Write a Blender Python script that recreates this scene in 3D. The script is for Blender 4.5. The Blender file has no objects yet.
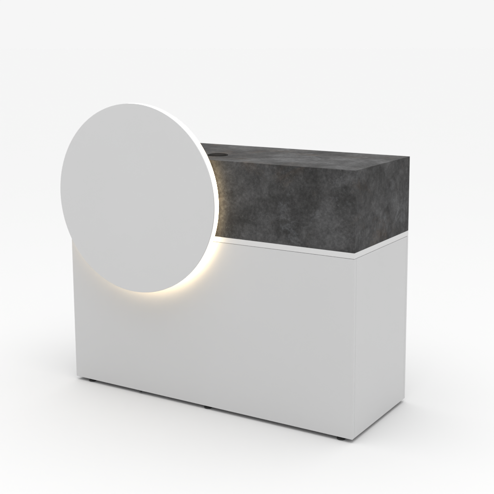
import bpy, bmesh, math
from mathutils import Vector, Matrix

S = bpy.context.scene
C = S.collection
W, D, H = 1.4798, 0.5372, 1.1          # desk footprint and height
Z1, Z2 = 0.7727, 0.7492                # top and underside of the white worktop
FLOOR = -0.0165                        # body stands on 16 mm glides
PI = math.pi

# ------------------------------------------------------------------ materials
def newmat(name):
    m = bpy.data.materials.new(name); m.use_nodes = True
    nt = m.node_tree
    return m, nt, nt.nodes['Principled BSDF']

def node(nt, typ, **kw):
    n = nt.nodes.new(typ)
    for k, v in kw.items():
        if k in n.inputs: n.inputs[k].default_value = v
        else: setattr(n, k, v)
    return n

def laminate(name, col, rough=0.42, bump=0.02):
    """satin white lacquered board: very faint orange peel and tone drift"""
    m, nt, b = newmat(name)
    tc = node(nt, 'ShaderNodeTexCoord')
    n1 = node(nt, 'ShaderNodeTexNoise', Scale=2.2, Detail=3.0)
    nt.links.new(tc.outputs['Object'], n1.inputs['Vector'])
    mx = node(nt, 'ShaderNodeMix', data_type='RGBA')
    mx.inputs[6].default_value = (col[0]*0.975, col[1]*0.975, col[2]*0.97, 1)
    mx.inputs[7].default_value = (min(1, col[0]*1.02), min(1, col[1]*1.02), min(1, col[2]*1.02), 1)
    nt.links.new(n1.outputs['Fac'], mx.inputs[0])
    nt.links.new(mx.outputs[2], b.inputs['Base Color'])
    n2 = node(nt, 'ShaderNodeTexNoise', Scale=900.0, Detail=2.0)
    nt.links.new(tc.outputs['Object'], n2.inputs['Vector'])
    bp = node(nt, 'ShaderNodeBump', Strength=bump, Distance=0.0005)
    nt.links.new(n2.outputs['Fac'], bp.inputs['Height'])
    nt.links.new(bp.outputs['Normal'], b.inputs['Normal'])
    n3 = node(nt, 'ShaderNodeTexNoise', Scale=6.0, Detail=5.0)
    nt.links.new(tc.outputs['Object'], n3.inputs['Vector'])
    mr = node(nt, 'ShaderNodeMapRange')
    mr.inputs['To Min'].default_value = rough-0.04; mr.inputs['To Max'].default_value = rough+0.05
    nt.links.new(n3.outputs['Fac'], mr.inputs['Value'])
    nt.links.new(mr.outputs['Result'], b.inputs['Roughness'])
    return m

def plain(name, col, rough=0.5, metal=0.0):
    m, nt, b = newmat(name)
    tc = node(nt, 'ShaderNodeTexCoord')
    n1 = node(nt, 'ShaderNodeTexNoise', Scale=60.0, Detail=3.0)
    nt.links.new(tc.outputs['Object'], n1.inputs['Vector'])
    mx = node(nt, 'ShaderNodeMix', data_type='RGBA')
    mx.inputs[6].default_value = (col[0]*0.9, col[1]*0.9, col[2]*0.9, 1)
    mx.inputs[7].default_value = (min(1, col[0]*1.08), min(1, col[1]*1.08), min(1, col[2]*1.08), 1)
    nt.links.new(n1.outputs['Fac'], mx.inputs[0])
    nt.links.new(mx.outputs[2], b.inputs['Base Color'])
    b.inputs['Roughness'].default_value = rough
    b.inputs['Metallic'].default_value = metal
    return m

def emit(name, col, st):
    m, nt, b = newmat(name)
    b.inputs['Base Color'].default_value = (0.45, 0.45, 0.44, 1)
    b.inputs['Emission Color'].default_value = (*col, 1)
    b.inputs['Emission Strength'].default_value = st
    b.inputs['Roughness'].default_value = 0.4
    return m

def oxide():
    """dark oxidised-metal / slate laminate: cloudy charcoal with dark pools, pale rubs, rusty blush, flecks"""
    m, nt, b = newmat('dark oxidised stone laminate')
    L = nt.links.new
    tc = node(nt, 'ShaderNodeTexCoord')
    def noise(scale, detail=6.0, rough=0.55, dist=0.0, off=(0, 0, 0), sc=(1, 1, 1)):
        mp = node(nt, 'ShaderNodeMapping')
        mp.inputs['Location'].default_value = off; mp.inputs['Scale'].default_value = sc
        L(tc.outputs['Object'], mp.inputs['Vector'])
        n = node(nt, 'ShaderNodeTexNoise', Scale=scale, Detail=detail, Roughness=rough, Distortion=dist)
        L(mp.outputs['Vector'], n.inputs['Vector'])
        return n.outputs['Fac']
    def ramp(fac, *stops):
        r = node(nt, 'ShaderNodeValToRGB')
        e = r.color_ramp.elements
        while len(e) < len(stops): e.new(0.5)
        for el, (p, c) in zip(e, stops):
            el.position = p
            el.color = (*c, 1) if isinstance(c, tuple) else (c, c, c, 1)
        L(fac, r.inputs['Fac'])
        return r.outputs['Color']
    def mix(fac, a, bb, mode='MIX'):
        x = node(nt, 'ShaderNodeMix', data_type='RGBA', blend_type=mode)
        for i, v in ((0, fac), (6, a), (7, bb)):
            if hasattr(v, 'links'): L(v, x.inputs[i])
            elif isinstance(v, tuple): x.inputs[i].default_value = (*v, 1)
            else: x.inputs[i].default_value = v
        return x.outputs[2]
    base = ramp(noise(3.6, 7, 0.6, 0.25, (3.1, 1.7, 0.4)),
                (0.34, (0.034, 0.0332, 0.033)), (0.46, (0.048, 0.0474, 0.047)), (0.56, (0.063, 0.0625, 0.063)), (0.70, (0.084, 0.084, 0.085)))
    mid = ramp(noise(11, 9, 0.68, 0.3, (9, 2, 5)), (0.35, 0.55), (0.5, 0.95), (0.66, 1.5))
    c = mix(0.6, base, mid, 'MULTIPLY')
    # dark pools
    pool = ramp(noise(6.5, 11, 0.78, 0.3, (1, 7, 2)), (0.50, 0.0), (0.60, 1.0))
    c = mix(mix(1.0, pool, (0.42, 0.42, 0.42), 'MULTIPLY'), c, (0.021, 0.020, 0.020))
    # bluish pale rubs
    rub = ramp(noise(5.5, 11, 0.78, 0.3, (5.3, 0.2, 8.8)), (0.56, 0.0), (0.70, 0.5))
    c = mix(rub, c, (0.150, 0.156, 0.165))
    # rusty blush
    rust = ramp(noise(4.3, 8, 0.7, 0.5, (2.0, 4.4, 7.7)), (0.54, 0.0), (0.72, 0.45))
    c = mix(rust, c, (0.088, 0.064, 0.046))
    # fine mottling and small pale flecks
    fine = ramp(noise(75, 6, 0.75, 0.0), (0.3, 0.5), (0.5, 1.0), (0.72, 1.75))
    c = mix(0.6, c, fine, 'MULTIPLY')
    flm = ramp(noise(8, 3, 0.5, 0, (4, 4, 1)), (0.45, 0.0), (0.62, 1.0))
    fl = ramp(noise(150, 3, 0.6, 0.2, (0, 3, 0)), (0.62, 0.0), (0.74, 0.8))
    c = mix(mix(1.0, fl, flm, 'MULTIPLY'), c, (0.12, 0.118, 0.112))
    L(c, b.inputs['Base Color'])
    rg = ramp(noise(11, 7, 0.65, 0.3, (6, 1, 1)), (0.35, 0.6), (0.65, 0.75))
    L(rg, b.inputs['Roughness'])
    bp = node(nt, 'ShaderNodeBump', Strength=0.25, Distance=0.0008)
    L(noise(140, 5, 0.7), bp.inputs['Height'])
    L(bp.outputs['Normal'], b.inputs['Normal'])
    b.inputs['Specular IOR Level'].default_value = 0.05
    return m

M_white = laminate('white satin laminate', (0.497, 0.497, 0.499))
M_edge = laminate('white worktop laminate', (0.56, 0.56, 0.56))
M_face = laminate('pale grey satin acrylic', (0.525, 0.525, 0.527), 0.45)
M_dark = oxide()
M_black = plain('black glide plastic', (0.012, 0.012, 0.012), 0.35)
M_brush = plain('black cable grommet plastic', (0.010, 0.009, 0.008), 0.75)
M_brush.node_tree.nodes['Principled BSDF'].inputs['Specular IOR Level'].default_value = 0.05
M_brown = plain('bronze backing plate', (0.10, 0.078, 0.05), 0.45)
M_steel = plain('standoff steel', (0.5, 0.5, 0.5), 0.3, 1.0)
M_ring = emit('glowing opal acrylic edge', (1.0, 0.975, 0.88), 0.85)
M_led = emit('warm led strip', (1.0, 0.78, 0.48), 15.0)
def paper():
    """matte white studio floor: pure diffuse with barely visible mottling"""
    m, nt, b = newmat('seamless white studio paper')
    df = node(nt, 'ShaderNodeBsdfDiffuse')
    tc = node(nt, 'ShaderNodeTexCoord'); n1 = node(nt, 'ShaderNodeTexNoise', Scale=1.5, Detail=3.0)
    nt.links.new(tc.outputs['Object'], n1.inputs['Vector'])
    mx = node(nt, 'ShaderNodeMix', data_type='RGBA')
    mx.inputs[6].default_value = (FA*0.997, FA*0.997, FA*0.997, 1); mx.inputs[7].default_value = (FA*1.003, FA*1.003, FA*1.003, 1)
    nt.links.new(n1.outputs['Fac'], mx.inputs[0]); nt.links.new(mx.outputs[2], df.inputs['Color'])
    nt.links.new(df.outputs[0], nt.nodes['Material Output'].inputs['Surface'])
    return m
FA = 0.5405
M_floor = paper()

# ------------------------------------------------------------------ helpers
def link(name, bm, mat, parent=None, smooth=False, bevel=0.0, seg=2):
    bmesh.ops.recalc_face_normals(bm, faces=bm.faces)
    me = bpy.data.meshes.new(name); bm.to_mesh(me); bm.free()
    o = bpy.data.objects.new(name, me); C.objects.link(o)
    me.materials.append(mat)
    if smooth:
        for p in me.polygons: p.use_smooth = True
    if bevel:
        md = o.modifiers.new('edge', 'BEVEL'); md.width = bevel; md.segments = seg
        md.limit_method = 'ANGLE'; md.angle_limit = math.radians(30)
        md.harden_normals = True
        for p in me.polygons: p.use_smooth = True
    if parent: o.parent = parent
    return o

def box(bm, a, b):
    vs = [bm.verts.new((x, y, z)) for x in (a[0], b[0]) for y in (a[1], b[1]) for z in (a[2], b[2])]
    for f in ((0,1,3,2),(4,6,7,5),(0,4,5,1),(2,3,7,6),(0,2,6,4),(1,5,7,3)):
        bm.faces.new([vs[i] for i in f])
    return bm

def frustum(outer, inner):
    """mitred board: outer rectangle (4 points) and the smaller inner rectangle"""
    bm = bmesh.new()
    o = [bm.verts.new(p) for p in outer]; i = [bm.verts.new(p) for p in inner]
    bm.faces.new(o); bm.faces.new(i[::-1])
    for k in range(4):
        bm.faces.new((o[k], o[(k+1) % 4], i[(k+1) % 4], i[k]))
    return bm

def cyl(bm, c, r, h, axis='Z', n=48, r2=None):
    """cylinder starting at c, running h along the axis"""
    r2 = r if r2 is None else r2
    rings = []
    for hh, rr in ((0, r), (h, r2)):
        ring = []
        for k in range(n):
            a = 2*PI*k/n
            u, v = rr*math.cos(a), rr*math.sin(a)
            p = (c[0]+u, c[1]+v, c[2]+hh) if axis == 'Z' else (c[0]+u, c[1]+hh, c[2]+v)
            ring.append(bm.verts.new(p))
        rings.append(ring)
    bm.faces.new(rings[0]); bm.faces.new(rings[1][::-1])
    for k in range(n):
        bm.faces.new((rings[0][k], rings[0][(k+1) % n], rings[1][(k+1) % n], rings[1][k]))
    return bm

def lathe(bm, prof, c, axis='Y', n=192):
    """closed profile of (radius, along) turned round the axis"""
    rings = []
    for r, h in prof:
        ring = []
        for k in range(n):
            a = 2*PI*k/n; u, v = r*math.cos(a), r*math.sin(a)
            p = (c[0]+u, c[1]+h, c[2]+v) if axis == 'Y' else (c[0]+u, c[1]+v, c[2]+h)
            ring.append(bm.verts.new(p))
        rings.append(ring)
    m = len(rings)
    for j in range(m):
        A, B = rings[j], rings[(j+1) % m]
        for k in range(n):
            bm.faces.new((A[k], A[(k+1) % n], B[(k+1) % n], B[k]))
    return bm

# ------------------------------------------------------------------ the setting: endless white studio floor
bm = bmesh.new()
n = 64
rings = []
for rad in (0.0, 3.0, 8.0, 25.0, 90.0, 400.0):
    rings.append([bm.verts.new((rad*math.cos(2*PI*k/n), rad*math.sin(2*PI*k/n), 0)) for k in range(n)] if rad else [bm.verts.new((0, 0, 0))])
for k in range(n):
    bm.faces.new((rings[0][0], rings[1][k], rings[1][(k+1) % n]))
for A, B in zip(rings[1:], rings[2:]):
    for k in range(n):
        bm.faces.new((A[k], B[k], B[(k+1) % n], A[(k+1) % n]))
floor = link('floor', bm, M_floor)
floor.location = (0.7, 0.2, FLOOR)
floor['kind'] = 'structure'

# ------------------------------------------------------------------ the desk
desk = bpy.data.objects.new('reception_desk', None); C.objects.link(desk)
desk.location = (W/2, D/2, FLOOR)
desk['label'] = 'white reception desk with dark stone-look top section and round backlit disc panel on its front'
desk['category'] = 'reception desk'
bpy.context.view_layer.update()
inv = Matrix.Translation(-Vector(desk.location))
def part(name, bm, mat, parent=desk, turn=None, **kw):
    if turn: bmesh.ops.transform(bm, matrix=turn, verts=bm.verts)
    bmesh.ops.transform(bm, matrix=inv, verts=bm.verts)          # every mesh is written about the desk's base
    return link(name, bm, mat, parent, **kw)

t = 0.018
ZB = Z2-0.0013                                     # hairline joint under the worktop
BV = 0.0009
part('front_panel', box(bmesh.new(), (0, 0, 0), (W, t, ZB)), M_white, bevel=BV)
g = 0.0006
part('side_panel', box(bmesh.new(), (W-t, t+g, 0), (W, D-t-g, ZB)), M_white, bevel=BV)
part('side_panel', box(bmesh.new(), (0, t+g, 0), (t, D-t-g, ZB)), M_white, bevel=BV)
part('back_panel', box(bmesh.new(), (0, D-t, 0), (W, D, ZB)), M_white, bevel=BV)
part('bottom_panel', box(bmesh.new(), (t+g, t+g, 0.006), (W-t-g, D-t-g, 0.024)), M_white)
bmr = bmesh.new()
box(bmr, (0.012, 0.012, ZB-0.02), (W-0.012, D-0.012, Z2-0.0002))
part('shadow_gap', bmr, M_black)
part('worktop', box(bmesh.new(), (0, 0, Z2), (W, D, Z1-0.0004)), M_edge, bevel=BV)

# upper section: mitred boards in the dark laminate
def rect(axis, val, lo, hi):
    """rectangle on plane axis=val; lo/hi are the other two coordinates"""
    pts = [(lo[0], lo[1]), (hi[0], lo[1]), (hi[0], hi[1]), (lo[0], hi[1])]
    if axis == 'y': return [(p[0], val, p[1]) for p in pts]
    if axis == 'x': return [(val, p[0], p[1]) for p in pts]
    return [(p[0], p[1], val) for p in pts]
e = 0.00003                                        # hair gap in the mitres
def shrink(lo, hi, k0, k1=None):
    k1 = k0 if k1 is None else k1
    return (lo[0]+k0, lo[1]+k1), (hi[0]-k0, hi[1]-k1)
zb = Z1
# front and back boards (mitred at the ends and top, square at the bottom)
for nm, y0, y1 in (('upper_front_panel', 0, t), ('upper_back_panel', D, D-t)):
    bmf = frustum(rect('y', y0, (e, zb), (W-e, H-e)), rect('y', y1, (t+e, zb), (W-t-e, H-t-e)))
    part(nm, bmf, M_dark, bevel=0.0008)
for x0, x1 in ((W, W-t), (0, t)):
    bmf = frustum(rect('x', x0, (e, zb), (D-e, H-e)), rect('x', x1, (t+e, zb), (D-t-e, H-t-e)))
    part('upper_side_panel', bmf, M_dark, bevel=0.0008)
bmf = frustum(rect('z', H, (e, e), (W-e, D-e)), rect('z', H-t, (t+e, t+e), (W-t-e, D-t-e)))
top = part('top_panel', bmf, M_dark, bevel=0.0008)

# round cable grommet in the top
gx, gy, gr = 0.730, 0.158, 0.045
bmg = bmesh.new()
lathe(bmg, [(gr, 0.0002), (gr, 0.0022), (gr-0.0012, 0.0032), (gr-0.007, 0.0032), (gr-0.009, 0.0022), (gr-0.009, 0.0002)], (gx, gy, H), 'Z', 72)
gro = part('cable_grommet', bmg, M_brush)
for p in gro.data.polygons: p.use_smooth = False
bmg = bmesh.new()
cyl(bmg, (gx, gy, H+0.0002), gr-0.0095, 0.0008, 'Z', 72)
part('grommet_cap', bmg, M_brush, parent=gro)

# glides
for x, y in ((0.082, 0.024), (0.755, 0.024), (1.418, 0.024), (0.075, D-0.042), (0.742, D-0.042), (1.412, D-0.042)):
    bmf = bmesh.new()
    cyl(bmf, (x, y, FLOOR+0.0002), 0.018, 0.007, n=32)
    cyl(bmf, (x, y, FLOOR+0.0072), 0.018, 0.003, n=32, r2=0.014)
    cyl(bmf, (x, y, FLOOR+0.0102), 0.012, 0.013, n=20)
    part('foot', bmf, M_black)
bmf = bmesh.new(); cyl(bmf, (0.388, 0.0065, -0.0085), 0.0055, 0.0084, n=20)
part('locating_pin', bmf, M_black)

# backlit disc
DX, DZ, DR, OFF, TH = 0.4425, 0.9130, 0.4180, 0.078, 0.0350
n = 256
# the disc hangs a degree or two out of parallel with the front
TN = Matrix.Translation((DX, -OFF, DZ)) @ Matrix.Rotation(math.radians(1.7), 4, 'Z') @ Matrix.Translation((-DX, OFF, -DZ))
bmd = bmesh.new()
ft = 0.004
lathe(bmd, [(0.0001, 0), (DR-0.0008, 0), (DR, 0.0008), (DR, ft), (0.0001, ft)], (DX, -OFF, DZ), 'Y', n)
disc = part('disc_panel', bmd, M_face, turn=TN)
bmd = bmesh.new()
R2 = DR-0.0004
lathe(bmd, [(R2-0.03, ft+0.0003), (R2, ft+0.0003), (R2, TH-0.0015), (R2-0.0015, TH), (R2-0.03, TH)], (DX, -OFF, DZ), 'Y', n)
part('light_rim', bmd, M_ring, parent=disc, turn=TN)
bmd = bmesh.new()
R3 = DR-0.003
lathe(bmd, [(0.0001, TH+0.0003), (R3, TH+0.0003), (R3, TH+0.0033), (0.0001, TH+0.0033)], (DX, -OFF, DZ), 'Y', n)
part('backing_plate', bmd, M_brown, parent=disc, turn=TN)
bmd = bmesh.new()
lathe(bmd, [(DR-0.016, TH+0.0035), (DR-0.004, TH+0.0035), (DR-0.004, TH+0.0075), (DR-0.016, TH+0.0075)], (DX, -OFF, DZ), 'Y', n)
part('led_strip', bmd, M_led, parent=disc, turn=TN)
for ax, az in ((-0.2, -0.25), (0.2, -0.25), (-0.2, 0.08), (0.2, 0.08)):
    bmd = bmesh.new()
    y0 = -OFF+TH+0.0030+ax*math.tan(math.radians(1.7))
    cyl(bmd, (DX+ax, y0, DZ+az), 0.014, -0.0002-y0, 'Y', 32)
    part('standoff', bmd, M_steel, parent=disc)

# ------------------------------------------------------------------ light
# white world, even all round; zenith raised to keep floor near desk bright
HORIZON, CAP = 0.922, 2.7
w = bpy.data.worlds.new('World'); S.world = w; w.use_nodes = True
nt = w.node_tree; bg = nt.nodes['Background']
tc = node(nt, 'ShaderNodeTexCoord'); sx = node(nt, 'ShaderNodeSeparateXYZ')
nt.links.new(tc.outputs['Generated'], sx.inputs[0])
mr = node(nt, 'ShaderNodeMapRange', interpolation_type='SMOOTHSTEP')
for k, v in (('From Min', 0.62), ('From Max', 0.88), ('To Min', HORIZON), ('To Max', CAP)): mr.inputs[k].default_value = v
nt.links.new(sx.outputs['Z'], mr.inputs['Value'])
nt.links.new(mr.outputs['Result'], bg.inputs['Strength'])
bg.inputs['Color'].default_value = (1, 1, 1, 1)

def area(name, loc, target, size, power, size_y=None, col=(1, 1, 1)):
    l = bpy.data.lights.new(name, 'AREA'); l.energy = power; l.color = col
    l.shape = 'RECTANGLE'; l.size = size; l.size_y = size_y or size
    o = bpy.data.objects.new(name, l); C.objects.link(o)
    o.location = loc
    o.rotation_euler = (Vector(target)-Vector(loc)).to_track_quat('-Z', 'Y').to_euler()
area('overhead_fill', (1.6, -1.0, 4.6), (1.0, -0.2, 0), 2.8, 44)  # added fill, offsets the floor darkening around the desk
area('side_fill', (6.5, -0.6, 2.6), (1.4, 0.2, 0.5), 3.0, 11)  # added fill, makes the right side lighter than the front

# ------------------------------------------------------------------ camera (fitted to the photograph)
q = [3.0870653556, -3.3083491990, 1.5966164627, -0.5382537556, -0.1585698968, -0.0015531395, 955.81426909, 26.859267, -53.325056]
yw, pt, rl = q[3:6]
d = Vector((math.sin(yw)*math.cos(pt), math.cos(yw)*math.cos(pt), math.sin(pt)))
r = Vector((math.cos(yw), -math.sin(yw), 0)); u = r.cross(d)
rr = math.cos(rl)*r + math.sin(rl)*u; uu = -math.sin(rl)*r + math.cos(rl)*u
cam = bpy.data.cameras.new('camera'); co = bpy.data.objects.new('camera', cam); C.objects.link(co)
mw = Matrix((( rr.x, uu.x, -d.x, q[0]), (rr.y, uu.y, -d.y, q[1]), (rr.z, uu.z, -d.z, q[2]), (0, 0, 0, 1)))
co.matrix_world = mw
cam.sensor_width = 36; cam.lens = q[6]/494*36
cam.shift_x = -q[7]/494; cam.shift_y = q[8]/494
cam.clip_start = 0.05; cam.clip_end = 200
S.camera = co

S.view_settings.view_transform = 'Standard'; S.view_settings.look = 'None'
S.view_settings.exposure = 0; S.view_settings.gamma = 1
